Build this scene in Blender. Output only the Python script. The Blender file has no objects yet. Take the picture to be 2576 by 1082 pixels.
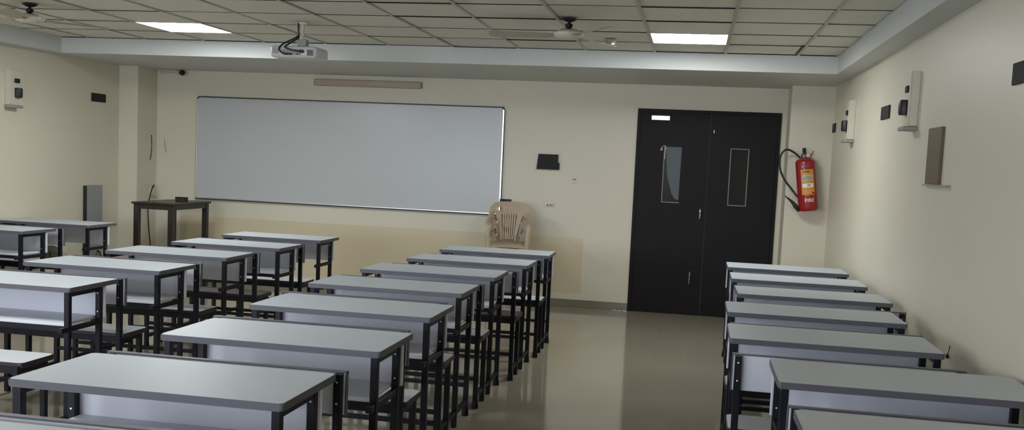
import bpy, bmesh, math, random
from mathutils import Vector, Matrix
random.seed(7)
S = bpy.context.scene
COL = S.collection
PI = math.pi

# ------------------------------------------------------------------ materials
def srgb(r, g, b):
    f = lambda c: (c/255/12.92) if c/255 <= .04045 else ((c/255+.055)/1.055)**2.4
    return (f(r), f(g), f(b), 1)

def mat(name, col, rough=.5, metal=0, spec=.5, noise=None, bump=0, bscale=60, coat=0):
    m = bpy.data.materials.new(name); m.use_nodes = True
    nt = m.node_tree; b = nt.nodes['Principled BSDF']
    b.inputs['Base Color'].default_value = col
    b.inputs['Roughness'].default_value = rough
    b.inputs['Metallic'].default_value = metal
    b.inputs['Specular IOR Level'].default_value = spec
    b.inputs['Coat Weight'].default_value = coat
    tc = nt.nodes.new('ShaderNodeTexCoord')
    if noise:
        sc, amt = noise
        n = nt.nodes.new('ShaderNodeTexNoise'); n.inputs['Scale'].default_value = sc
        n.inputs['Detail'].default_value = 4
        nt.links.new(tc.outputs['Object'], n.inputs['Vector'])
        r = nt.nodes.new('ShaderNodeMapRange')
        r.inputs['From Min'].default_value = .3; r.inputs['From Max'].default_value = .7
        r.inputs['To Min'].default_value = 1-amt; r.inputs['To Max'].default_value = 1+amt
        nt.links.new(n.outputs['Fac'], r.inputs['Value'])
        v = nt.nodes.new('ShaderNodeVectorMath'); v.operation = 'SCALE'
        v.inputs[0].default_value = col[:3]
        nt.links.new(r.outputs['Result'], v.inputs['Scale'])
        nt.links.new(v.outputs['Vector'], b.inputs['Base Color'])
    if bump:
        n2 = nt.nodes.new('ShaderNodeTexNoise'); n2.inputs['Scale'].default_value = bscale
        nt.links.new(tc.outputs['Object'], n2.inputs['Vector'])
        bp = nt.nodes.new('ShaderNodeBump'); bp.inputs['Strength'].default_value = bump
        bp.inputs['Distance'].default_value = .002
        nt.links.new(n2.outputs['Fac'], bp.inputs['Height'])
        nt.links.new(bp.outputs['Normal'], b.inputs['Normal'])
    return m

def emis(name, col, strength):
    m = bpy.data.materials.new(name); m.use_nodes = True
    b = m.node_tree.nodes['Principled BSDF']
    b.inputs['Base Color'].default_value = (.8, .8, .8, 1)
    b.inputs['Emission Color'].default_value = col
    b.inputs['Emission Strength'].default_value = strength
    return m

WALL = mat('cream_wall_paint', srgb(216, 209, 189), .42, noise=(.9, .02), bump=.12, bscale=90)
PATCH = mat('beige_wall_patch', srgb(210, 197, 165), .45, noise=(1.5, .02))
WHITEP = mat('white_soffit_paint', srgb(202, 204, 201), .55, noise=(1, .015))
TILE = mat('mineral_ceiling_tile', srgb(222, 218, 204), .8, noise=(2.0, .03), bump=.3, bscale=160)
TBAR = mat('ceiling_grid_metal', srgb(186, 184, 172), .5)
VOIDSHADE = mat('ceiling_void_and_shadow_line', (.008, .008, .008, 1), .9)
TOP = mat('grey_laminate', srgb(180, 186, 190), .42, spec=.35, noise=(5, .015), bump=.03, bscale=200)
PANEL = mat('pale_grey_board', srgb(214, 215, 223), .45, noise=(4, .015))
EDGE = mat('grey_edge_band', srgb(88, 87, 94), .45)
STEEL = mat('black_powder_coat', (.008, .008, .013, 1), .42, spec=.25, noise=(30, .15))
BROWNSEAT = mat('dark_brown_seat', srgb(70, 60, 58), .45, noise=(12, .1))
EDGED = mat('charcoal_edge_band', (.02, .02, .024, 1), .45)
SEATM = mat('worn_grey_laminate', srgb(186, 188, 190), .42, noise=(6, .04))
SCREW = mat('zinc_screw', (.6, .6, .6, 1), .3, 1)
BOARD = mat('whiteboard_enamel', srgb(186, 189, 188), .28, noise=(.8, .012))
ALU = mat('brushed_aluminium', (.75, .75, .74, 1), .28, .9)
DARKTRIM = mat('dark_trim', (.02, .017, .016, 1), .5)
DOORM = mat('dark_brown_laminate', (.011, .009, .0092, 1), .55, spec=.2, noise=(3, .12))
GLASSD = mat('dark_door_glass', (.012, .013, .014, 1), .12)
PAPER = mat('grey_film', srgb(84, 92, 94), .5, noise=(3, .1))
BLACK = mat('matt_black', (.009, .008, .009, 1), .7, noise=(20, .1))
TABLEM = mat('dark_stained_wood', (.018, .013, .010, 1), .38, noise=(14, .25))
CHAIRM = mat('taupe_plastic', srgb(178, 160, 134), .35)
CREAMP = mat('cream_plastic', srgb(212, 205, 188), .4)
GREYP = mat('grey_plastic', srgb(150, 150, 144), .45)
GREYPAN = mat('grey_panel_board', srgb(150, 152, 152), .5)
BROWNPAN = mat('brown_board', srgb(104, 88, 66), .5, noise=(8, .06))
RED = mat('red_enamel', srgb(150, 26, 30), .3, coat=.3)
YELLOW = mat('amber_label', srgb(214, 150, 60), .4)
WHITEI = mat('white_ink', (.85, .85, .85, 1), .5)
PALEL = mat('pale_label_panel', srgb(190, 180, 150), .5)
BLUEI = mat('blue_ink', srgb(90, 110, 200), .5)
BRASS = mat('valve_brass', srgb(130, 100, 95), .35, .6)
RUBBER = mat('black_rubber', (.012, .011, .010, 1), .45)
PROJ = mat('projector_shell', srgb(200, 202, 200), .35)
LED = emis('led_panel_glow', (.93, .97, 1.0, 1), 32)
DAY = emis('daylight_pane', (.76, .84, 1.0, 1), 12)
STATUS = emis('small_white_lamp', (1, 1, .97, 1), 3)

def floor_mat():
    m = bpy.data.materials.new('polished_greige_tile'); m.use_nodes = True
    nt = m.node_tree; b = nt.nodes['Principled BSDF']
    tc = nt.nodes.new('ShaderNodeTexCoord')
    mp = nt.nodes.new('ShaderNodeMapping'); mp.inputs['Location'].default_value = (.24, .1, 0)
    nt.links.new(tc.outputs['Object'], mp.inputs['Vector'])
    br = nt.nodes.new('ShaderNodeTexBrick'); br.offset = 0
    br.inputs['Scale'].default_value = 1; br.inputs['Brick Width'].default_value = .6
    br.inputs['Row Height'].default_value = .6; br.inputs['Mortar Size'].default_value = .0012
    br.inputs['Color1'].default_value = srgb(146, 138, 120); br.inputs['Color2'].default_value = srgb(144, 136, 118)
    br.inputs['Mortar'].default_value = srgb(139, 131, 114)
    nt.links.new(mp.outputs['Vector'], br.inputs['Vector'])
    nt.links.new(br.outputs['Color'], b.inputs['Base Color'])
    n = nt.nodes.new('ShaderNodeTexNoise'); n.inputs['Scale'].default_value = 1.5
    nt.links.new(tc.outputs['Object'], n.inputs['Vector'])
    r = nt.nodes.new('ShaderNodeMapRange'); r.inputs['To Min'].default_value = .06; r.inputs['To Max'].default_value = .12
    nt.links.new(n.outputs['Fac'], r.inputs['Value']); nt.links.new(r.outputs['Result'], b.inputs['Roughness'])
    return m
FLOOR = floor_mat()
SKIRT = mat('skirting_tile', srgb(122, 115, 98), .2)

# ------------------------------------------------------------------ mesh helpers
class MB:
    def __init__(s): s.bm = bmesh.new()
    def box(s, c, d, bev=0, rot=None, seg=1):
        r = bmesh.ops.create_cube(s.bm, size=1); vs = r['verts']
        M = Matrix.Translation(c) @ (rot.to_4x4() if rot else Matrix.Identity(4)) @ Matrix.Diagonal((*d, 1))
        bmesh.ops.transform(s.bm, matrix=M, verts=vs)
        if bev:
            es = list({e for v in vs for e in v.link_edges})
            bmesh.ops.bevel(s.bm, geom=es, offset=bev, segments=seg, affect='EDGES', profile=.5)
        return s
    def b2(s, x0, x1, y0, y1, z0, z1, bev=0, seg=1):
        return s.box(((x0+x1)/2, (y0+y1)/2, (z0+z1)/2), (abs(x1-x0), abs(y1-y0), abs(z1-z0)), bev, None, seg)
    def lathe(s, prof, n=32, M=None):
        rings = []
        for r, z in prof:
            if r < 1e-6: rings.append([s.bm.verts.new((0, 0, z))])
            else: rings.append([s.bm.verts.new((r*math.cos(2*PI*k/n), r*math.sin(2*PI*k/n), z)) for k in range(n)])
        for a, b in zip(rings, rings[1:]):
            for k in range(n):
                k2 = (k+1) % n
                if len(a) == 1 and len(b) == 1: continue
                if len(a) == 1: s.bm.faces.new((a[0], b[k2], b[k]))
                elif len(b) == 1: s.bm.faces.new((a[k], a[k2], b[0]))
                else: s.bm.faces.new((a[k], a[k2], b[k2], b[k]))
        if M is not None:
            vs = [v for r in rings for v in r]
            bmesh.ops.transform(s.bm, matrix=M, verts=vs)
        return s
    def sweep(s, pts, w, h=None, n=10, up=Vector((0, 0, 1)), smooth=True):
        """tube along pts; w,h = half sizes (numbers or lists); n = 4 gives a flat bar"""
        P = [Vector(p) for p in pts]
        if smooth and len(P) > 2:
            Q = []
            for i in range(len(P)-1):
                p0 = P[max(i-1, 0)]; p1 = P[i]; p2 = P[i+1]; p3 = P[min(i+2, len(P)-1)]
                for k in range(6):
                    t = k/6
                    Q.append((.5*((2*p1)+(p2-p0)*t+(2*p0-5*p1+4*p2-p3)*t*t+(3*p1-p0-3*p2+p3)*t**3), (i+t)/(len(P)-1)))
            Q.append((P[-1], 1.0))
        else:
            Q = [(p, i/(len(P)-1)) for i, p in enumerate(P)]
        h = w if h is None else h
        def val(a, t):
            if isinstance(a, (int, float)): return a
            x = t*(len(a)-1); i = min(int(x), len(a)-2); return a[i]*(1-(x-i))+a[i+1]*(x-i)
        rings = []
        for i, (p, t) in enumerate(Q):
            a = Q[max(i-1, 0)][0]; b = Q[min(i+1, len(Q)-1)][0]
            d = (b-a).normalized()
            sx = d.cross(up)
            if sx.length < 1e-3: sx = d.cross(Vector((0, 1, 0)))
            sx.normalize(); sy = sx.cross(d)
            ww, hh = val(w, t), val(h, t)
            off = PI/4 if n == 4 else 0; k4 = math.sqrt(2) if n == 4 else 1
            rings.append([s.bm.verts.new(p+sx*ww*k4*math.cos(2*PI*k/n+off)+sy*hh*k4*math.sin(2*PI*k/n+off)) for k in range(n)])
        for a, b in zip(rings, rings[1:]):
            for k in range(n): s.bm.faces.new((a[k], a[(k+1) % n], b[(k+1) % n], b[k]))
        s.bm.faces.new(rings[0][::-1]); s.bm.faces.new(rings[-1])
        return s
    def prism(s, pts, d, M=None):
        """2-D outline (x,z) given thickness d along y"""
        f = [s.bm.verts.new((x, 0, z)) for x, z in pts]; b = [s.bm.verts.new((x, d, z)) for x, z in pts]
        s.bm.faces.new(f); s.bm.faces.new(b[::-1])
        for i in range(len(pts)):
            j = (i+1) % len(pts); s.bm.faces.new((f[i], b[i], b[j], f[j]))
        if M is not None: bmesh.ops.transform(s.bm, matrix=M, verts=f+b)
        return s
    def build(s, name, m, parent=None, smooth=False, label=None):
        bmesh.ops.recalc_face_normals(s.bm, faces=s.bm.faces)
        me = bpy.data.meshes.new(name); s.bm.to_mesh(me); s.bm.free()
        for q in (m if isinstance(m, (list, tuple)) else [m]): me.materials.append(q)
        if smooth:
            for p in me.polygons: p.use_smooth = True
            try: me.set_sharp_from_angle(angle=math.radians(40))
            except Exception: pass
        o = bpy.data.objects.new(name, me); COL.objects.link(o)
        if parent: o.parent = parent
        if label: o['label'] = label
        return o

def thing(name, label, cat, loc=(0, 0, 0), rotz=0, group=None):
    o = bpy.data.objects.new(name, None); COL.objects.link(o)
    o.location = loc; o.rotation_euler = (0, 0, rotz); o.empty_display_size = .1
    o['label'] = label; o['category'] = cat
    if group: o['group'] = group
    return o
def tag(o, label, cat, group=None):
    o['label'] = label; o['category'] = cat
    if group: o['group'] = group
    return o
def struct(o): o['kind'] = 'structure'; return o
def copy_tree(o, parent=None):
    c = o.copy(); COL.objects.link(c)
    if parent: c.parent = parent
    for ch in [x for x in S.objects if x.parent == o]: copy_tree(ch, c)
    return c
def text_mesh(body, size, M, m, name, parent, bend=None, off=.0006):
    cu = bpy.data.curves.new('t', 'FONT'); cu.body = body; cu.size = size
    cu.align_x = 'CENTER'; cu.align_y = 'CENTER'; cu.extrude = .0004; cu.offset = size*.012
    t = bpy.data.objects.new('t', cu); COL.objects.link(t)
    dg = bpy.context.evaluated_depsgraph_get(); dg.update()
    me = bpy.data.meshes.new_from_object(t.evaluated_get(dg)); bpy.data.objects.remove(t)
    for v in me.vertices:
        x, y, z = v.co
        if bend:
            a = x/bend; r = bend+off+z
            v.co = (r*math.sin(a), -r*math.cos(a), y)
        else: v.co = (x, -z-off, y)
    me.transform(M); me.materials.append(m)
    o = bpy.data.objects.new(name, me); COL.objects.link(o); o.parent = parent
    return o

# ------------------------------------------------------------------ measures of the room
D = 10.42; XL = -6.25; XR = 1.277; YB = -2.6
ZC = 2.505; ZS = 2.357; YS = 8.776; XA = 1.116; XLA = -6.09
PD = 10.02; PRX = .87; PLX = -6.027
T = .6

# floor, walls
struct(MB().b2(XL-.2, XR+.2, YB-.2, D+.2, -.12, 0).build('floor', FLOOR))
def wall_left():
    m = MB(); ww = [(-1.9, -.1)]; z0, z1 = 1.0, 2.2
    m.b2(XL-.2, XL, YB-.2, D+.2, -.1, z0); m.b2(XL-.2, XL, YB-.2, D+.2, z1, 2.7)
    m.b2(XL-.2, XL, YB-.2, ww[0][0], z0, z1); m.b2(XL-.2, XL, ww[0][1], D+.2, z0, z1)
    m.b2(XL, PLX, PD, D, 0, 2.7)                       # corner pillar
    struct(m.build('wall_left', WALL))
    for i, (a, b) in enumerate(ww):
        w = thing('window_%d' % (i+1), '', '', (XL-.1, (a+b)/2, z0)); del w['label']; del w['category']; w['kind'] = 'structure'
        L = b-a; H = z1-z0; f = MB()
        for y in (-L/2+.03, 0, L/2-.03): f.b2(-.03, .03, y-.03, y+.03, 0, H, .004)
        for z in (.03, H-.03): f.b2(-.03, .03, -L/2, L/2, z-.03, z+.03, .004)
        f.build('window_frame', ALU, w)
        MB().b2(-.006, .0, -L/2+.05, L/2-.05, .05, H-.05).build('pane', DAY, w)
wall_left()
m = MB(); m.b2(XR, XR+.2, YB-.2, D+.2, -.1, 2.7); m.b2(PRX, XR, PD, D, 0, 2.7)
struct(m.build('wall_right', WALL))
DX0, DX1, DH = -.622, .819, 2.112
m = MB()
m.b2(XL-.2, DX0, D, D+.2, -.1, 2.7); m.b2(DX1, XR+.2, D, D+.2, -.1, 2.7); m.b2(DX0, DX1, D, D+.2, DH, 2.7)
struct(m.build('wall_front', WALL))
def wall_back():
    m = MB(); ww = [(-5.9, -3.7), (-3.2, -1.3)]; z0, z1 = .95, 2.2
    m.b2(XL-.2, XR+.2, YB-.2, YB, -.1, z0); m.b2(XL-.2, XR+.2, YB-.2, YB, z1, 2.7)
    m.b2(XL-.2, ww[0][0], YB-.2, YB, z0, z1); m.b2(ww[0][1], ww[1][0], YB-.2, YB, z0, z1); m.b2(ww[1][1], XR+.2, YB-.2, YB, z0, z1)
    struct(m.build('wall_back', WALL))
    for i, (a, b) in enumerate(ww):
        w = thing('window_%d' % (i+2), '', '', ((a+b)/2, YB-.1, z0)); del w['label']; del w['category']; w['kind'] = 'structure'
        L = b-a; H = z1-z0; f = MB()
        for x in (-L/2+.03, 0, L/2-.03): f.b2(x-.03, x+.03, -.03, .03, 0, H, .004)
        for z in (.03, H-.03): f.b2(-L/2, L/2, -.03, .03, z-.03, z+.03, .004)
        f.build('window_frame', ALU, w)
        MB().b2(-L/2+.05, L/2-.05, -.006, 0, .05, H-.05).build('pane', DAY, w)
wall_back()
struct(MB().b2(-5.72, -1.123, D-.003, D+.001, .143, .735).build('trim_1', PATCH))
struct(MB().b2(PLX, DX0, D-.008, D, 0, .078, .002).build('baseboard_front', SKIRT))
struct(MB().b2(XR-.01, XR, YB, PD, 0, .078, .002).build('baseboard_right', SKIRT))
struct(MB().b2(XL, XL+.01, YB, PD, 0, .078, .002).build('baseboard_left', SKIRT))

# soffit round the dropped ceiling
m = MB()
m.b2(XL-.1, XR+.1, YS, D+.1, ZS, 2.75)
m.b2(XA, XR+.1, YB-.1, YS, ZS, 2.75); m.b2(XL-.1, XLA, YB-.1, YS, ZS, 2.75)
struct(m.build('trim_2', WHITEP))
# ceiling: void, tiles, grid bars, painted shadow strips (one structure object, three materials)
def ceiling():
    m = MB()
    xs = [XA]; x = XA-.325
    while x > XLA: xs.append(x); x -= T
    xs.append(XLA); xs = xs[::-1]
    ys = [YS]; y = YS-T
    while y > YB: ys.append(y); y -= T
    ys.append(YB); ys = ys[::-1]
    LIGHTS = [(-4.61, 7.576), (-.41, 7.576), (-5.21, 4.576), (-3.41, 3.376)]
    for i in range(len(xs)-1):
        for j in range(len(ys)-1):
            x0, x1, y0, y1 = xs[i], xs[i+1], ys[j], ys[j+1]
            if any(abs(x0-a) < .1 and abs(y0-b) < .1 for a, b in LIGHTS): continue
            g0 = random.choice([.003, .004, .006, .009]); gx = .004
            z = ZC+.006+random.uniform(-.002, .004)
            fa = y1-random.choice([.002, .004, .008]); xx0 = x0+gx
            if abs(x0+2.21) < .1 and abs(y1-YS) < .05: fa = y1-.05; xx0 = x0+.02
            if abs(x1-.791) < .1 and abs(y1-YS) < .05: x1 -= .03
            if abs(y0-6.376) < .1 and -5.3 < x0 < -4.5: g0 = .03
            m.box(((xx0+x1-gx)/2, (y0+g0+fa)/2, z+.006), (x1-gx-xx0, fa-y0-g0, .012), 0,
                  Matrix.Rotation(random.uniform(-.003, .003), 3, 'Z') @ Matrix.Rotation(random.uniform(-.006, .006), 3, 'X'))
    nt = len(m.bm.faces)
    for x in xs[1:-1]: m.b2(x-.011, x+.011, YB, YS, ZC-.001, ZC+.004)
    nb = len(m.bm.faces)
    # black strips painting in the shadow lines along the cross runners, uneven
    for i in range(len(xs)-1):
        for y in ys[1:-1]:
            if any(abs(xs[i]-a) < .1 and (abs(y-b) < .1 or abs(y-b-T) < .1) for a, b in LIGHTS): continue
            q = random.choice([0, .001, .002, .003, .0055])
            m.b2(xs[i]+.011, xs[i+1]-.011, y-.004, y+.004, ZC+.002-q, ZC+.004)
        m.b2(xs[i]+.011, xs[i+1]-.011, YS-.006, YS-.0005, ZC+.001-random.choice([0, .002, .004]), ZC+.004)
    m.b2(XL-.1, XR+.1, YB-.1, YS+.05, 2.62, 2.70)
    m.bm.faces.ensure_lookup_table()
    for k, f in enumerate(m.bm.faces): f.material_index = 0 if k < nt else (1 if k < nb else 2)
    struct(m.build('ceiling', [TILE, TBAR, VOIDSHADE]))
    return LIGHTS
LIGHTS = ceiling()
LL = ['square glowing ceiling light panel on the left, above the left part of the whiteboard',
      'square glowing ceiling light panel on the right, in front of the dark double doors',
      'glowing ceiling light panel over the left desks, above the view',
      'glowing ceiling light panel over the middle desks, above the view']
for k, (x, y) in enumerate(LIGHTS):
    t = thing('ceiling_light', LL[k], 'ceiling light', (x+.3, y+.3, ZC-.002), 0, 'square light panels in the tiled ceiling')
    fr = MB()
    for a, b, c, d in ((-.297, .297, -.297, -.283), (-.297, .297, .283, .297), (-.297, -.283, -.283, .283), (.283, .297, -.283, .283)):
        fr.b2(a, b, c, d, 0, .02)
    fr.build('frame', TBAR, t)
    MB().b2(-.283, .283, -.283, .283, .003, .012).build('diffuser', LED, t)

# ------------------------------------------------------------------ door
def door():
    t = thing('door_1', '', '', (DX0, D, 0)); del t['label']; del t['category']; t['kind'] = 'structure'
    W = DX1-DX0
    f = MB(); f.b2(0, .035, -.02, .1, 0, DH); f.b2(W-.035, W, -.02, .1, 0, DH); f.b2(.035, W-.035, -.02, .1, DH-.035, DH)
    f.build('door_frame', DOORM, t)
    c = .745
    wins = [(.292, .470), (.962, 1.140)]
    for i, (x0, x1) in enumerate(((.037, c-.002), (c+.002, W-.037))):
        a, b = wins[i]; z0, z1 = 1.16, 1.735; m = MB()
        y0, y1 = -.012, .03
        m.b2(x0, a, y0, y1, .004, DH-.037); m.b2(b, x1, y0, y1, .004, DH-.037)
        m.b2(a, b, y0, y1, .004, z0); m.b2(a, b, y0, y1, z1, DH-.037)
        leaf = m.build('door_leaf', DOORM, t)
        MB().b2(a, b, .005, .012, z0, z1).build('pane', GLASSD, leaf)
        g = MB(); q = .0035
        g.b2(a-q, a+q, y0-.004, y0+.004, z0-q, z1+q); g.b2(a, b, y0-.004, y0+.004, z0-q, z0+q)
        if i: g.b2(b-q, b+q, y0-.004, y0+.004, z0-q, z1+q); g.b2(a, b, y0-.004, y0+.004, z1-q, z1+q)
        g.build('glazing_bead', GREYP, leaf)
    # grey film hanging loose inside the left pane, and the pale hook at its corner
    m = MB(); m.prism([(.312, 1.73), (.468, 1.73), (.462, 1.19), (.432, 1.19), (.392, 1.24), (.335, 1.42), (.318, 1.60)], .002, Matrix.Translation((0, .001, 0)))
    m.build('window_film', PAPER, t, label='pale grey film sagging inside the left door window')
    m = MB(); m.sweep([(.262, -.018, 1.69), (.268, -.022, 1.725), (.292, -.022, 1.74), (.305, -.02, 1.725), (.303, -.018, 1.68), (.3, -.016, 1.6)], [.012, .014, .014, .012, .006, .003], .004, 8)
    m.build('hook', CREAMP, t, True)
    m = MB(); m.b2(.142, .332, -.05, -.012, 1.995, 2.045, .004); m.build('door_closer', ALU, t, label='silver door closer body')
    m = MB(); m.b2(.2, .34, -.03, -.012, 2.05, 2.062); m.build('closer_arm', BLACK, t)
    m = MB(); m.sweep([(.69, -.012, 1.105), (.69, -.05, 1.095), (.69, -.05, 1.015), (.69, -.012, 1.005)], .008, n=10); m.build('door_handle', ALU, t, True)
    m = MB(); m.sweep([(.625, -.012, .45), (.623, -.03, .44), (.620, -.03, .335), (.619, -.012, .325)], .0045, n=8); m.build('door_handle', ALU, t, True)
    m = MB(); m.b2(.779, .785, -.02, -.012, 1.885, 1.915); m.build('bolt', ALU, t)
door()

# ------------------------------------------------------------------ whiteboard
def whiteboard():
    x0, x1, z0, z1 = -5.53, -2.024, .936, 2.077
    t = thing('whiteboard', 'long grey-white whiteboard with thin metal frame on the front wall', 'whiteboard', ((x0+x1)/2, D, z0))
    w = (x1-x0)/2; h = z1-z0
    MB().b2(-w+.01, w-.01, -.018, -.001, .01, h-.01).build('writing_surface', BOARD, t)
    f = MB(); f.b2(-w+.03, w-.03, -.03, -.001, h-.012, h); f.build('top_rail', DARKTRIM, t, label='thin dark top rail')
    for s in (-1, 1):
        MB().b2(s*w-.013*s, s*w, -.03, -.001, .02, h-.03).build('side_rail', ALU, t)
        MB().b2(s*w, s*w+.004*s, -.028, -.001, .02, h-.03).build('side_rail', DARKTRIM, t, label='dark outer edge strip')
        c = MB(); c.sweep([(s*(w-.034), -.016, h-.006), (s*(w-.012), -.016, h-.012), (s*(w-.005), -.016, h-.034)], .007, .015, 8, Vector((0, 1, 0)))
        c.build('frame_corner', DARKTRIM, t, True)
    MB().b2(-w+.02, w-.02, -.04, -.001, .002, .014, .002).build('bottom_rail', ALU, t)
    MB().b2(-w, w, -.034, -.001, -.010, .001).build('bottom_rail', DARKTRIM, t, label='dark lower lip of the tray')
whiteboard()

# ------------------------------------------------------------------ desk units
def make_desk():
    r = thing('school_desk', '', 'school desk')
    def outline(x0, x1, y0, y1, c):
        return [(x0+c, y0), (x1-c, y0), (x1, y0+c), (x1, y1-c), (x1-c, y1), (x0+c, y1), (x0, y1-c), (x0, y0+c)]
    def slab(x0, x1, y0, y1, z0, z1, c):
        m = MB(); m.prism(outline(x0, x1, y0, y1, c), z1-z0)
        # prism lays outline in x,z with thickness +y : turn it flat
        bmesh.ops.transform(m.bm, matrix=Matrix(((1, 0, 0, 0), (0, 0, 1, 0), (0, -1, 0, z1), (0, 0, 0, 1))), verts=m.bm.verts)
        return m
    top = slab(-.452, .452, -.222, .222, .742, .762, .012).build('desktop', TOP, r)
    # grey edge band right round the top
    eb = MB()
    eb.b2(-.444, .444, -.2245, -.221, .737, .7615); eb.b2(-.444, .444, .221, .2245, .737, .7615)
    eb.b2(-.4545, -.451, -.212, .212, .737, .7615); eb.b2(.451, .4545, -.212, .212, .737, .7615)
    for sx in (-1, 1):
        for sy in (-1, 1):
            eb.sweep([(sx*.443, sy*.2225, .749), (sx*.4505, sy*.2195, .749), (sx*.453, sy*.211, .749)], .0022, .0118, 8)
    eb.build('edge_band', EDGE, top)
    pn = MB().b2(-.45, .45, .092, .110, .562, .735, .002).build('modesty_panel', PANEL, r)
    st = .014
    for sx in (-1, 1):
        X = sx*.428
        MB().b2(X-st, X+st, -.213, -.185, 0, .737, .002).build('leg', STEEL, r)
        l2 = MB().b2(X-st, X+st, .062, .090, 0, .737, .002).build('leg', STEEL, r)
        for z in (.70, .60):
            sc = MB(); sc.lathe([(0, 0), (.004, 0), (.004, .002), (0, .003)], 10, Matrix.Translation((X, .062, z)) @ Matrix.Rotation(PI/2, 4, 'X')); sc.build('screw', SCREW, l2)
        MB().b2(X-st, X+st, -.405, -.377, 0, .412, .002).build('leg', STEEL, r)
        l4 = MB().b2(X-st, X+st, -.608, -.580, 0, .752, .002).build('rear_post', STEEL, r)
        for z in (.725, .65):
            sc = MB(); sc.lathe([(0, 0), (.004, 0), (.004, .002), (0, .003)], 10, Matrix.Translation((X, -.608, z)) @ Matrix.Rotation(PI/2, 4, 'X')); sc.build('screw', SCREW, l4)
        MB().b2(X-.011, X+.011, -.185, .062, .712, .737).build('side_rail', STEEL, r)
        MB().b2(X-.011, X+.011, -.265, .062, .532, .557, .001).build('side_rail', STEEL, r)
        MB().b2(X-.011, X+.011, -.580, -.377, .395, .420).build('side_rail', STEEL, r)
        MB().b2(X-.011, X+.011, -.580, .062, .07, .095).build('base_rail', STEEL, r)
        for y in (.076, -.594):
            f = MB(); f.lathe([(0, 0), (.021, 0), (.021, .012), (.016, .05), (0, .05)], 16, Matrix.Translation((X, y, 0)))
            f.build('foot_cap', STEEL, r)
    sh = MB().b2(-.412, .412, -.198, .091, .560, .576, .002).build('book_shelf', PANEL, r)
    MB().b2(-.412, .412, -.2005, -.198, .5595, .5765).build('edge_band', PANEL, sh)
    MB().b2(-.414, .414, -.205, -.187, .534, .559).build('shelf_bar', STEEL, r)
    MB().b2(-.414, .414, .064, .086, .712, .737).build('crossbar', STEEL, r)
    MB().b2(-.414, .414, .066, .086, .17, .192).build('crossbar', STEEL, r)
    MB().b2(-.414, .414, -.399, -.377, .390, .414).build('crossbar', STEEL, r)
    MB().b2(-.414, .414, -.602, -.582, .395, .428).build('crossbar', STEEL, r)
    MB().b2(-.414, .414, -.604, -.584, .17, .192).build('crossbar', STEEL, r)
    s = slab(-.452, .452, -.590, -.340, .428, .446, .02).build('bench_seat', SEATM, r)
    e = MB()
    for a, b, c, d in ((-.434, .434, -.5925, -.5885), (-.434, .434, -.3415, -.3375), (-.4545, -.4505, -.572, -.358), (.4505, .4545, -.572, -.358)): e.b2(a, b, c, d, .420, .4455)
    for sx in (-1, 1):
        for y, y2 in ((-.5905, -.572), (-.3395, -.358)): e.sweep([(sx*.433, y, .433), (sx*.447, (y*3+y2)/4, .433), (sx*.4525, y2, .433)], .0022, .0125, 8)
    e.build('seat_edge', EDGED, s)
    b = MB().b2(-.45, .45, -.58, -.562, .605, .755, .003).build('bench_backrest', PANEL, r)
    e = MB(); e.b2(-.4525, .4525, -.582, -.560, .752, .758); e.b2(-.4525, -.448, -.581, -.561, .603, .757); e.b2(.448, .4525, -.581, -.561, .603, .757)
    e.build('edge_band', EDGE, b)
    return r
ORD = ['front', 'second', 'third', 'fourth', 'fifth', 'sixth', 'seventh', 'eighth']
M_ = [(-1.575, 8.11), (-1.60, 7.25), (-1.665, 6.40), (-1.68, 5.55), (-1.62, 4.66), (-1.585, 3.79), (-1.605, 2.93), (-1.60, 2.06)]
L_ = [(-3.55, 8.22), (-3.54, 7.35), (-3.56, 6.50), (-3.54, 5.61), (-3.54, 4.74)]
K_ = [(-5.78, 8.30), (-5.78, 7.40), (-5.78, 6.52)]
R_ = [(.745, 8.12), (.745, 7.27), (.75, 6.42), (.665, 5.57), (.65, 4.72), (.79, 3.84), (.805, 2.985)]
MLAB = ['desk at the front of the middle row, directly before the beige plastic chair',
 'middle-row desk with a dark brown bench seat, second behind the beige chair',
 'middle-row desk third from the front, just behind the one with the dark brown bench',
 'middle-row desk fourth from the front, halfway down the row',
 'middle-row desk fifth from the front, two rows ahead of the nearest whole desk',
 'middle-row desk sixth from the front, right behind the backrest of the fifth',
 'largest whole desk top in the bottom left foreground, seventh in the middle row',
 'last desk of the middle row, only its far edge showing at the bottom left edge']
LLAB = ['front desk of the row below the left half of the whiteboard',
 'desk with dark brown bench seat, second in the row below the whiteboard left half',
 'third desk in the row below the whiteboard left half, nearer than the dark table',
 'fourth desk from the front, second row from the left wall, bench end jutting right',
 'rearmost desk of the second row from the left wall, cut by the left edge']
KLAB = ['front desk along the left wall, beside the tall grey panel and nearest the dark table',
 'second desk along the left wall, cut by the left edge of the photo',
 'third desk along the left wall, almost wholly outside the left edge']
RLAB = ['front desk of the right-hand row, nearest the dark double doors',
 'right-hand row desk second from the doors', 'right-hand row desk third from the doors',
 'right-hand row desk fourth from the doors, set slightly left towards the aisle',
 'right-hand row desk fifth from the doors, its white bench backrest showing at its near left',
 'large desk in the bottom right foreground, sixth in the row along the right wall',
 'nearest desk of the right-hand row, only its far edge showing at the bottom right']
ROWN = {'M': 'desks of the middle row', 'L': 'desks of the second row from the left wall', 'K': 'desks along the left wall', 'R': 'desks along the right wall'}
proto = make_desk(); protob = None; used = [False]
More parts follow.
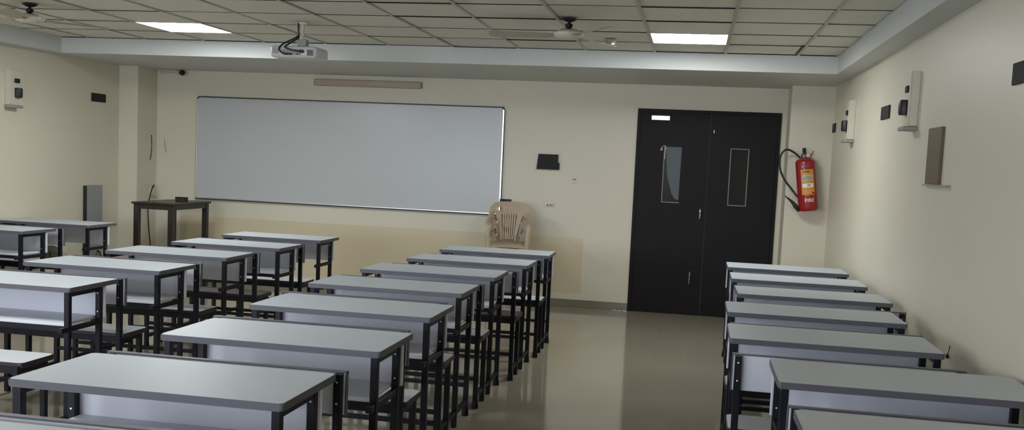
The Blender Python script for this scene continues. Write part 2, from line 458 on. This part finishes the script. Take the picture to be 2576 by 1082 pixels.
for key, arr, labs in (('M', M_, MLAB), ('L', L_, LLAB), ('K', K_, KLAB), ('R', R_, RLAB)):
    for i, (x, y) in enumerate(arr):
        if used[0]: o = copy_tree(proto)
        else: o = proto; used[0] = True
        if (key, i) in (('M', 1), ('L', 1)):
            for ch in [c for c in S.objects if c.parent == o and c.name.startswith('bench_seat')]:
                ch.data = ch.data.copy(); ch.data.materials[0] = BROWNSEAT; ch['label'] = 'dark brown bench seat'
        if (key, i) == ('L', 4):        # this bench has lost its backrest and the upper posts
            for ch in [c for c in S.objects if c.parent == o]:
                if ch.name.startswith('bench_backrest') or ch.name.startswith('rear_post'):
                    for g in [c for c in S.objects if c.parent == ch]: bpy.data.objects.remove(g)
                    if ch.name.startswith('bench_backrest'): bpy.data.objects.remove(ch)
                    else:
                        ch.data = ch.data.copy()
                        for v in ch.data.vertices: v.co.z = min(v.co.z, .43)
        if (key, i) in (('L', 0), ('L', 2), ('K', 0)):      # no book shelf under these three tops
            for ch in [c for c in S.objects if c.parent == o and (c.name.startswith('book_shelf') or c.name.startswith('shelf_bar'))]:
                for g in [c for c in S.objects if c.parent == ch]: bpy.data.objects.remove(g)
                bpy.data.objects.remove(ch)
        o.location = (x, y, 0); o.rotation_euler = (0, 0, random.uniform(-.006, .012))
        o['label'] = labs[i]; o['group'] = ROWN[key]

# ------------------------------------------------------------------ dark table in the corner
t = thing('side_table', 'tall dark brown wooden table in the front left corner', 'table', (-5.40, 9.665, 0))
MB().b2(-.235, .235, -.40, .40, .905, .925, .004).build('tabletop', TABLEM, t)
a = MB(); a.b2(-.20, .20, -.375, -.357, .855, .905); a.b2(-.20, .20, .357, .375, .855, .905)
a.b2(-.21, -.192, -.36, .36, .855, .905); a.b2(.192, .21, -.36, .36, .855, .905); a.build('apron', TABLEM, t)
for sx in (-1, 1):
    for sy in (-1, 1):
        MB().b2(sx*.19-.027, sx*.19+.027, sy*.357-.027, sy*.357+.027, 0, .905, .003).build('leg', TABLEM, t)
t = thing('wooden_box', 'small dark brown box lying on the tall dark table', 'box', (-5.36, 9.78, .925))
MB().b2(-.055, .055, -.04, .04, 0, .036, .004).build('box_body', TABLEM, t)
MB().b2(-.057, .057, -.042, .042, .036, .046, .003).build('lid', DARKTRIM, t)

# ------------------------------------------------------------------ plastic chairs
def make_chair():
    r = thing('plastic_chair', '', 'chair')
    def bulge(m, y0=.16, k=.55, lean=.16):
        for v in m.bm.verts:
            x, y, z = v.co; v.co.y = y+y0-k*x*x+(z-.42)*lean
        return m
    def band(A, B, th=.010):
        m = MB(); n = len(A); f = []; b = []
        for (p, q) in zip(A, B):
            f.append((m.bm.verts.new((p[0], 0, p[1])), m.bm.verts.new((q[0], 0, q[1]))))
            b.append((m.bm.verts.new((p[0], th, p[1])), m.bm.verts.new((q[0], th, q[1]))))
        for i in range(n-1):
            m.bm.faces.new((f[i][0], f[i+1][0], f[i+1][1], f[i][1])); m.bm.faces.new((b[i][0], b[i][1], b[i+1][1], b[i+1][0]))
            m.bm.faces.new((f[i][0], b[i][0], b[i+1][0], f[i+1][0])); m.bm.faces.new((f[i][1], f[i+1][1], b[i+1][1], b[i][1]))
        m.bm.faces.new((f[0][0], f[0][1], b[0][1], b[0][0])); m.bm.faces.new((f[-1][0], b[-1][0], b[-1][1], f[-1][1]))
        return m
    out = []; inn = []
    for k in range(25):
        u = -1+2*k/24; x = .205*math.sin(u*PI/2)
        out.append((x, .70+.125*(1-abs(u)**3.2)))
        inn.append((.155*math.sin(u*PI/2), .655+.115*(1-abs(u)**4)))
    bk = bulge(band(out, inn)).build('backrest', CHAIRM, r, True)
    # tapering side stiles of the back
    for s in (-1, 1):
        A = []; B = []
        for k in range(9):
            v = k/8; z = .43+.30*v; xi = .056+.029*v; xo = .084+.080*v**2.0
            A.append((s*xi, z)); B.append((s*xo, z))
        bulge(band(A, B)).build('back_stile', CHAIRM, r, True)
    for k in range(6):
        f = (k-2.5)/2.5; A = []; B = []
        for j in range(9):
            v = j/8; z = .44+.325*v; c = f*(.044+.026*v+.003*math.sin(v*6)); w = .0066+.0030*v
            A.append((c-w, z)); B.append((c+w, z))
        bulge(band(A, B, .008)).build('slat', CHAIRM, r, True)
    # seat
    m = MB(); N = 12; th = .012; G = []
    for lay in (0, 1):
        g = []
        for i in range(N+1):
            row = []
            for j in range(N+1):
                u = -1+2*i/N; v = j/N
                wd = .195-.045*v; y = -.22+.39*v; x = u*wd*(1-.04*abs(u)*(1 if v > .8 else 0))
                z = .425-.014*(1-u*u)*math.sin(v*PI)-.03*max(0, .2-v)/.2*1.0-.004*v
                row.append(m.bm.verts.new((x, y, z-lay*th)))
            g.append(row)
        G.append(g)
    for i in range(N):
        for j in range(N):
            m.bm.faces.new((G[0][i][j], G[0][i+1][j], G[0][i+1][j+1], G[0][i][j+1]))
            m.bm.faces.new((G[1][i][j], G[1][i][j+1], G[1][i+1][j+1], G[1][i+1][j]))
    for i in range(N):
        m.bm.faces.new((G[0][i][0], G[1][i][0], G[1][i+1][0], G[0][i+1][0])); m.bm.faces.new((G[0][i][N], G[0][i+1][N], G[1][i+1][N], G[1][i][N]))
        m.bm.faces.new((G[0][0][i], G[0][0][i+1], G[1][0][i+1], G[1][0][i])); m.bm.faces.new((G[0][N][i], G[1][N][i], G[1][N][i+1], G[0][N][i+1]))
    m.build('seat', CHAIRM, r, True)
    for s in (-1, 1):
        a = MB(); a.sweep([(s*.185, .17, .715), (s*.200, .12, .665), (s*.206, .02, .630), (s*.208, -.10, .622), (s*.206, -.19, .605), (s*.200, -.215, .54), (s*.196, -.215, .43)],
                          [.010, .008, .007, .007, .009, .010, .009], [.018, .020, .022, .024, .024, .022, .020], 10, Vector((1, 0, 0)))
        a.build('armrest', CHAIRM, r, True)
        l = MB(); l.sweep([(s*.192, -.212, .44), (s*.198, -.222, .25), (s*.205, -.235, 0)], [.022, .020, .016], [.012, .011, .010], 8, Vector((0, 1, 0)), False); l.build('leg', CHAIRM, r, True)
        l = MB(); l.sweep([(s*.196, .176, .71), (s*.200, .180, .43), (s*.204, .200, .22), (s*.210, .222, 0)], [.014, .020, .018, .015], [.012, .012, .011, .010], 8, Vector((0, 1, 0))); l.build('leg', CHAIRM, r, True)
    return r
c0 = make_chair(); CX, CY = -1.838, 9.95
CL = ['beige plastic armchair at the bottom of the chair stack by the front wall', 'beige plastic armchair in the middle of the chair stack',
      'beige slatted plastic armchair, topmost of the stack under the whiteboard corner']
for k in range(3):
    c = c0 if k == 0 else copy_tree(c0)
    c.location = (CX, CY-.012*k, .133*k); c.rotation_euler = (0, 0, .17); c['label'] = CL[k]; c['group'] = 'stacked beige plastic chairs'
t = thing('wall_switch_box', 'small dark brown block on the wall right of the whiteboard corner', 'switch box', (-1.972, D, 1.07))
MB().b2(-.06, .06, -.035, 0, 0, .035, .003).build('box_body', DARKTRIM, t)
MB().b2(-.03, .03, -.038, -.034, .008, .027, .001).build('cover', BLACK, t)

# ------------------------------------------------------------------ things on the front wall
t = thing('wall_monitor', 'black rectangular panel on the front wall between whiteboard and doors', 'panel', (-1.535, D, 1.44))
MB().prism([(-.118, 0), (.105, 0), (.105, .16), (-.102, .16)], .03, Matrix.Translation((0, -.03, 0))).build('screen_body', BLACK, t)
MB().b2(.1, .122, -.028, 0, 0, .075, .002).build('side_tab', BLACK, t)
t = thing('light_switch', 'small white switch on the front wall left of the doors', 'switch', (-1.25, D, 1.31))
MB().b2(-.021, .021, -.010, 0, -.005, .045, .003).build('plate', CREAMP, t)
MB().b2(-.018, .018, -.014, -.009, .036, .042, .001).build('rocker', BLACK, t)
t = thing('wall_socket', 'low white double socket plate with two dark holes, right of the chair', 'socket', (-1.505, D, 1.048))
MB().b2(-.052, .052, -.008, 0, 0, .034, .003).build('plate', CREAMP, t)
for x in (-.012, .02):
    h = MB(); h.lathe([(0, 0), (.008, 0), (.008, .002), (0, .002)], 14, Matrix.Translation((x, -.008, .017)) @ Matrix.Rotation(PI/2, 4, 'X')); h.build('socket_hole', BLACK, t)
MB().b2(.044, .047, -.010, -.008, .006, .028).build('rim', BLACK, t)
t = thing('screen_case', 'long narrow beige housing on the wall above the whiteboard', 'screen housing', (-3.545, D, 2.235))
MB().b2(-.60, .60, -.04, 0, 0, .075, .012, 2).build('case', mat('brownish_beige_case', srgb(176, 162, 140), .5), t)
for s in (-1, 1): MB().b2(s*.6, s*.606, -.038, 0, .003, .072, .002).build('end_cap', mat('cap_beige', srgb(180, 168, 148), .5), t)
# CCTV camera and tube holder
t = thing('security_camera', 'round black camera ball on the front wall, upper left of the whiteboard', 'camera', (-5.69, D, 2.325))
m = MB(); m.lathe([(0, 0), (.035, 0), (.035, .015), (0, .015)], 20, Matrix.Rotation(PI/2, 4, 'X')); m.build('base', CREAMP, t, True)
m = MB(); m.lathe([(.012, 0), (.012, .05)], 12, Matrix.Rotation(PI/2, 4, 'X')); m.build('arm', CREAMP, t, True)
m = MB(); m.lathe([(.031*math.sin(a*PI/12), -.031*math.cos(a*PI/12)) for a in range(13)], 24, Matrix.Translation((0, -.07, 0))); m.build('camera_ball', BLACK, t, True)
t = thing('tube_light', 'unlit white tube fitting high in the front left corner', 'lamp', (-5.84, D, 2.338))
MB().b2(-.15, .10, -.03, 0, -.004, .012, .003).build('batten', CREAMP, t)
for x in (-.135, .085): MB().b2(x-.008, x+.008, -.05, -.02, -.03, .004, .003).build('lamp_holder', CREAMP, t)
m = MB(); m.sweep([(-.13, -.04, -.016), (.08, -.04, -.016)], .007, n=12, smooth=False); m.build('tube', CREAMP, t, True)
# loose wires and corner outlet with cord
for pts, lb in (([(-6.0235, 10.30, 1.62), (-6.0235, 10.31, 1.52), (-6.0235, 10.30, 1.40), (-6.0235, 10.28, 1.34)], 'short black wire end hanging in the corner, left of its pair'),
                ([(-5.93, D-.004, 1.58), (-5.92, D-.005, 1.50), (-5.905, D-.004, 1.43)], 'short grey wire end hanging in the corner, right of its pair')):
    tag(MB().sweep(pts, .0045, n=8).build('wire', RUBBER if 'black' in lb else GREYP, None, True), lb, 'wire', 'wire ends in the corner')
t = thing('wall_outlet', 'white outlet box on the corner pillar above the dark table', 'outlet', (PLX, 10.33, .985))
MB().b2(0, .018, -.05, .05, -.035, .05, .003).build('plate', CREAMP, t)
MB().b2(0, .055, -.055, .055, -.042, -.036, .001).build('ledge', CREAMP, t)
tag(MB().sweep([(-6.008, 10.33, 1.035), (-5.985, 10.30, 1.06), (-5.975, 10.25, 1.03), (-5.965, 10.19, .95), (-5.97, 10.16, .80), (-5.955, 10.15, .60), (-5.93, 10.15, .35), (-5.93, 10.15, .01)], .007, n=8).build('power_cord', RUBBER, None, True),
    'black cord dropping from the outlet behind the dark table', 'cord')

# ------------------------------------------------------------------ side walls
def vent(x, y, z, L, H, s, lb, n=0):
    t = thing('wall_plate', lb, 'wall plate', (x, y, z), 0, 'black rectangular plates on the side walls')
    MB().b2(0, s*.012, -L/2, L/2, 0, H, .002).build('plate', BLACK, t)
vent(XL, 9.63, 1.935, .25, .088, 1, 'small black plate high on the left wall above the grey panel')
vent(XR, 10.0 - .05, 1.92, .20, .085, -1, 'small black plate on the right wall nearest the pillar')
vent(XR, 7.32, 1.915, .29, .09, -1, 'black plate on the right wall between the two cream wall boxes')
vent(XR, 4.33, 1.91, .29, .09, -1, 'black plate on the right wall cut by the right edge of the photo')

def wall_box(x, y, z, s, lb, grp='cream wall boxes with a dark drum'):
    t = thing('wall_fan_box', lb, 'wall box', (x, y, z), 0, grp)
    MB().b2(0, s*.05, -.10, .09, 0, .325, .004).build('case', CREAMP, t)
    MB().b2(s*.05, s*.058, -.10, -.08, .01, .32, .002).build('edge_ridge', CREAMP, t)
    MB().b2(0, s*.085, -.11, .05, -.026, -.002, .006).build('tray', GREYP, t)
    MB().b2(s*.05, s*.062, -.035, .035, .205, .245, .004).build('knob', BLACK, t)
    m = MB(); m.lathe([(0, -.045), (.036, -.045), (.04, -.03), (.04, .03), (.036, .045), (0, .045)], 24,
                      Matrix.Translation((s*.055, .01, .115))); m.build('drum', RUBBER, t, True, label='dark half drum')
wall_box(XL, 8.28, 1.815, 1, 'cream wall box with dark drum on the left wall')
wall_box(XR, 8.80, 1.815, -1, 'cream wall box with dark drum on the right wall, nearer the doors')
wall_box(XR, 6.38, 1.82, -1, 'cream wall box with dark drum on the right wall, above the brown board')
t = thing('notice_board', 'small brown upright board on the right wall over a thin ledge', 'board', (XR, 5.74, 1.48))
MB().b2(-.018, 0, -.15, .15, .004, .31, .002).build('board_face', BROWNPAN, t)
MB().b2(-.024, 0, -.36, .19, -.006, .002).build('ledge', GREYP, t)
t = thing('wall_hook', 'tiny black hook low on the right wall beside the desks', 'hook', (XR, 5.12, .65))
m = MB(); m.sweep([(-.004, 0, .055), (-.008, 0, .02), (-.014, .0, .008)], .002, n=6); m.build('wire', RUBBER, t)
m = MB(); m.lathe([(.009*math.sin(a*PI/8), -.013*math.cos(a*PI/8)) for a in range(9)], 12, Matrix.Translation((-.012, 0, 0))); m.build('bulb', RUBBER, t, True)
t = thing('grey_panel', 'tall narrow grey panel standing against the left wall behind the desks', 'panel', (XL+.001, 9.53, 0))
MB().b2(.0, .035, -.14, .14, .0, 1.06, .003).build('sheet', GREYPAN, t)
MB().b2(.0, .036, -.152, -.14, .0, 1.055).build('edge_strip', RUBBER, t, label='black edge strip')
t = thing('low_socket', 'small grey socket with black plug on the tall grey panel', 'socket', (XL+.035, 9.56, .33))
MB().b2(0, .012, -.03, .03, 0, .06, .003).build('plate', GREYP, t)
m = MB(); m.sweep([(.018, 0, .03), (.04, .0, .02), (.05, .02, -.05), (.04, .03, -.2), (.03, .04, -.32)], [.012, .008, .006, .006, .006], n=8); m.build('plug', RUBBER, t, True)
# rounded beige case on the bench beside the left wall
t = thing('beige_case', 'small rounded beige case with dark base on the bench by the left wall', 'case', (-5.495, 7.83, .446))
def arch(w, h, n=14, e=2.6):
    pts = [(-w, 0)]
    for k in range(n+1):
        a = PI-PI*k/n; c = math.cos(a); s_ = math.sin(a)
        pts.append((w*math.copysign(abs(c)**(2/e), c), .35*h+.65*h*abs(s_)**(2/e)))
    pts.append((w, 0)); return pts
MB().prism(arch(.105, .135), .09, Matrix.Translation((0, -.045, .012))).build('shell', mat('beige_case_shell', srgb(150, 142, 128), .45), t)
MB().prism(arch(.088, .085), .006, Matrix.Translation((0, -.051, .022))).build('front_pocket', mat('case_window', srgb(120, 114, 102), .3), t)
MB().b2(-.003, .003, -.055, -.05, .022, .085).build('divider', BLACK, t)
MB().b2(-.10, .10, -.048, .046, 0, .014, .003).build('base', BLACK, t)

# ------------------------------------------------------------------ fire extinguisher on the pillar
def extinguisher():
    t = thing('fire_extinguisher', 'red fire extinguisher with amber label hanging on the right pillar', 'fire extinguisher', (1.083, PD-.125, 1.165))
    t.rotation_euler = (0, math.radians(-7.5), .0)
    R = .092
    m = MB(); m.lathe([(0, 0), (R*.86, 0), (R*.97, .012), (R, .03), (R, .455), (R*.96, .475), (R*.8, .492), (.03, .503), (.03, .52), (0, .52)], 48)
    body = m.build('cylinder', RED, t, True)
    def patch(a0, a1, z0, z1, mt, nm, r=R+.0012, th=.0008):
        m = MB(); n = 16; ring = []
        for k in range(n+1):
            a = a0+(a1-a0)*k/n
            ring.append([m.bm.verts.new((q*math.sin(a), -q*math.cos(a), z)) for q in (r, r+th) for z in (z0, z1)])
        for p, q in zip(ring, ring[1:]):
            m.bm.faces.new((p[2], q[2], q[3], p[3])); m.bm.faces.new((p[0], p[1], q[1], q[0]))
            m.bm.faces.new((p[1], p[3], q[3], q[1])); m.bm.faces.new((p[0], q[0], q[2], p[2]))
        p = ring[0]; m.bm.faces.new((p[0], p[2], p[3], p[1])); p = ring[-1]; m.bm.faces.new((p[0], p[1], p[3], p[2]))
        return m.build(nm, mt, body, True)
    patch(-.62, .75, .155, .395, YELLOW, 'label')
    patch(-.52, .62, .285, .345, PALEL, 'label_picture', R+.0022)
    patch(-.52, .62, .225, .262, WHITEI, 'label_panel', R+.0022)
    patch(-.10, .48, .318, .322, BLACK, 'label_line', R+.0032); patch(-.02, .48, .300, .303, DARKTRIM, 'label_line', R+.0032)
    patch(-.42, -.18, .300, .322, GREYP, 'label_mark', R+.0032)
    for k in range(4): patch(-.38+.17*k, -.26+.17*k, .365, .382, BROWNSEAT, 'label_mark', R+.0022)
    patch(-.30, .10, .142, .147, YELLOW, 'label_line'); patch(.42, .70, .145, .150, YELLOW, 'label_line')
    patch(.42, .70, .160, .178, RED, 'label_mark', R+.0022)
    patch(-.44, -.34, .420, .432, WHITEI, 'logo_mark'); patch(-.30, .28, .427, .432, BLUEI, 'logo_mark')
    text_mesh('FIRE', .050, Matrix.Translation((0, 0, .100)) @ Matrix.Rotation(.10, 4, 'Z'), WHITEI, 'lettering', body, bend=R, off=.0014)
    text_mesh('09', .028, Matrix.Translation((.010, 0, .243)), BLACK, 'lettering', body, bend=R, off=.0034)
    m = MB(); m.lathe([(0, .505), (.032, .505), (.034, .515), (.034, .535), (.026, .548), (0, .548)], 8); m.build('valve', BRASS, t)
    MB().b2(-.016, .016, -.016, .016, .545, .60, .004).build('plunger', BLACK, t)
    m = MB(); m.sweep([(.03, -.01, .505), (.06, -.015, .53), (.085, -.015, .565)], [.009, .006, .004], .005, 8); m.build('lever', RED, t, True)
    m = MB(); m.lathe([(0, 0), (.018, 0), (.018, .025), (0, .025)], 16, Matrix.Translation((.028, -.018, .527)) @ Matrix.Rotation(PI/2, 4, 'X')); m.build('pressure_gauge', CREAMP, t, True)
    m = MB(); m.sweep([(-.04, -.01, .505), (-.09, -.012, .56), (-.165, -.015, .60), (-.225, -.015, .54), (-.235, -.012, .42), (-.20, -.01, .31), (-.15, -.015, .23), (-.105, -.02, .16), (-.085, -.025, .13)], .0095, n=12)
    m.build('hose', RUBBER, t, True)
    m = MB(); m.sweep([(-.21, -.03, .16), (-.155, -.03, .105), (-.115, -.03, .05), (-.088, -.03, -.0)], [.003, .013, .022, .012], n=12); m.build('nozzle', RUBBER, t, True)
    m = MB(); m.b2(-.06, .06, .092, .122, .30, .36, .003); m.build('wall_bracket', STEEL, t)
extinguisher()

# ------------------------------------------------------------------ projector
def projector():
    t = thing('projector', 'white projector hanging from the ceiling by a pole, black cables behind', 'projector', (-3.09, 7.42, 2.222))
    m = MB(); m.box((0, 0, .046), (.375, .27, .09), .026, seg=4); b = m.build('body', PROJ, t, True)
    MB().b2(-.08, .065, -.1375, -.134, .020, .062, .001).build('rear_panel', GREYP, b)
    MB().b2(.115, .165, -.1375, -.13, .018, .062, .001).build('vent_grille', mat('vent_dark', srgb(96, 92, 88), .5), b)
    MB().b2(-.165, -.115, -.1375, -.13, .028, .072, .001).build('vent_grille', GREYP, b)
    m = MB(); m.lathe([(0, 0), (.006, 0), (.006, .003), (0, .003)], 12, Matrix.Translation((.038, -.137, .028)) @ Matrix.Rotation(PI/2, 4, 'X')); m.build('port', BLACK, b)
    for x, z in ((-.155, .088), (.08, .088)): MB().b2(x-.014, x+.014, -.09, -.06, z-.001, z+.006, .001).build('mount_screw', BLACK, b)
    m = MB(); m.lathe([(0, 0), (.034, 0), (.034, .03), (.028, .034), (0, .034)], 28, Matrix.Translation((.08, .15, .046)) @ Matrix.Rotation(PI/2, 4, 'X')); m.build('lens', BLACK, b, True)
    MB().b2(-.045, .065, -.04, .04, .092, .1, .002).build('mount_plate', BLACK, t)
    MB().b2(-.01, .062, -.03, .03, .1, .152, .003).build('mount_bracket', GREYP, t)
    m = MB(); m.lathe([(0, .15), (.016, .15), (.016, .284), (0, .284)], 20, Matrix.Translation((.018, 0, 0))); m.build('pole', CREAMP, t, True)
    m = MB(); m.lathe([(0, .268), (.04, .268), (.045, .283), (0, .283)], 24, Matrix.Translation((.018, 0, 0))); m.build('ceiling_flange', CREAMP, t, True)
    m = MB(); m.sweep([(-.008, -.025, .283), (-.006, -.028, .23), (-.004, -.03, .18), (-.03, -.06, .15), (-.09, -.11, .105), (-.105, -.155, .062), (-.07, -.165, .03), (-.035, -.15, .026), (-.01, -.139, .026)], .0065, n=10); m.build('cable', RUBBER, t, True)
    m = MB(); m.sweep([(0, -.035, .283), (.002, -.036, .22), (.004, -.036, .165), (-.03, -.07, .13), (-.065, -.13, .085), (-.04, -.17, .068), (.02, -.178, .05), (.06, -.165, .047), (.075, -.139, .047)], .0065, n=10); m.build('cable', RUBBER, t, True)
    MB().b2(.06, .09, -.16, -.137, .036, .060, .003).build('plug', RUBBER, t); MB().b2(-.055, -.005, -.155, -.137, .019, .033, .003).build('plug', RUBBER, t)
projector()

# ------------------------------------------------------------------ ceiling fans
def make_fan():
    t = thing('ceiling_fan', '', 'ceiling fan')
    m = MB(); m.lathe([(0, 0), (.055, 0), (.05, -.008), (.02, -.022), (0, -.022)], 28); m.build('canopy', BLACK, t, True, label='dark ceiling canopy')
    m = MB(); m.lathe([(0, -.02), (.008, -.02), (.009, -.03), (.024, -.036), (.027, -.05), (.022, -.062), (.008, -.066), (.009, -.072), (0, -.072)], 24); m.build('downrod', STEEL, t, True)
    m = MB(); m.lathe([(0, -.068), (.02, -.070), (.06, -.078), (.098, -.092), (.108, -.100), (.104, -.112), (.092, -.126), (.05, -.138), (0, -.141)], 40); mo = m.build('motor_housing', CREAMP, t, True)
    m = MB(); m.lathe([(.021, -.0695), (.062, -.0775), (.062, -.0765), (.021, -.0685)], 40); m.build('cap', STEEL, mo, True)
    MB().b2(.100, .108, -.006, .006, -.112, -.096).build('cable_clip', WHITEI, mo)
    for k in range(3):
        a = PI+2*PI*k/3
        m = MB(); pts = [(.11, -.045), (.16, -.058), (.52, -.066), (.555, -.05), (.56, 0), (.555, .05), (.52, .066), (.16, .058), (.11, .045)]
        m.prism(pts, .004)
        R = Matrix.Rotation(a, 4, 'Z') @ Matrix.Translation((0, 0, -.118)) @ Matrix.Rotation(math.radians(90+11), 4, 'X')
        bmesh.ops.transform(m.bm, matrix=R, verts=m.bm.verts)
        b = m.build('blade', mat('fan_blade_cream', srgb(170, 165, 150), .4) if k == 0 else MB_BL, t) if False else m.build('blade', BLADE, t)
        m = MB(); m.b2(.07, .17, -.014, .014, -.1225, -.1165, .001); bmesh.ops.transform(m.bm, matrix=Matrix.Rotation(a, 4, 'Z'), verts=m.bm.verts)
        m.build('blade_iron', GREYP, b)
    return t
BLADE = mat('fan_blade_cream', srgb(172, 167, 152), .4)
f0 = make_fan(); f0.location = (-.922, 6.94, ZC); f0.rotation_euler = (0, 0, .06)
f0['label'] = 'cream ceiling fan right of centre, hanging left of the light panel by the doors'; f0['group'] = 'cream ceiling fans'
f1 = copy_tree(f0); f1.location = (-4.925, 6.72, ZC); f1.rotation_euler = (0, 0, -.25)
f1['label'] = 'cream ceiling fan in the upper left corner of the photo'
t = thing('smoke_detector', 'small round sensor with a white lamp on the ceiling between fan and light panel', 'sensor', (-.725, 8.02, ZC))
m = MB(); m.lathe([(0, 0), (.045, 0), (.045, -.018), (.034, -.034), (0, -.036)], 28); m.build('housing', GREYP, t, True)
m = MB(); m.lathe([(0, 0), (.012, 0), (.012, -.004), (0, -.004)], 12, Matrix.Translation((.02, -.02, -.034))); m.build('indicator_lamp', STATUS, t)
# pale litter at the foot of the door
g = 'paint crumbs beside the door'
for k in range(9):
    x = -.76+.13*k/8+random.uniform(-.006, .006); y = D-.03-random.uniform(0, .03)
    m = MB(); s_ = random.uniform(.005, .011); m.box((x, y, s_*.35), (s_*1.8, s_, s_*.7), s_*.15, Matrix.Rotation(random.random()*3, 3, 'Z'))
    tag(m.build('plaster_crumb', WHITEI), 'white crumb of plaster on the floor at the left foot of the doors', 'crumb', g)

# ------------------------------------------------------------------ world, camera, view
w = bpy.data.worlds.new('world'); S.world = w; w.use_nodes = True
w.node_tree.nodes['Background'].inputs['Color'].default_value = (.5, .6, .7, 1)
w.node_tree.nodes['Background'].inputs['Strength'].default_value = .05
F, CYP = 2500.694, 628.963
yaw, pitch, roll = .178455, .088087, .045406
fw = Vector((-math.sin(yaw)*math.cos(pitch), math.cos(yaw)*math.cos(pitch), -math.sin(pitch)))
r0 = Vector((math.cos(yaw), math.sin(yaw), 0)); u0 = r0.cross(fw)
r = r0*math.cos(roll)+u0*math.sin(roll); u = -r0*math.sin(roll)+u0*math.cos(roll)
cam = bpy.data.cameras.new('camera'); co = bpy.data.objects.new('camera', cam); COL.objects.link(co)
M = Matrix((r, u, -fw)).transposed().to_4x4(); M.translation = Vector((0, 0, 1.5)); co.matrix_world = M
cam.sensor_width = 36; cam.lens = F/2576*36; cam.shift_y = (CYP-541)/2576; cam.clip_start = .05
S.camera = co
S.view_settings.view_transform = 'Standard'; S.view_settings.look = 'None'
S.view_settings.gamma = 1; S.view_settings.use_curve_mapping = False
S.view_settings.exposure = 0.3
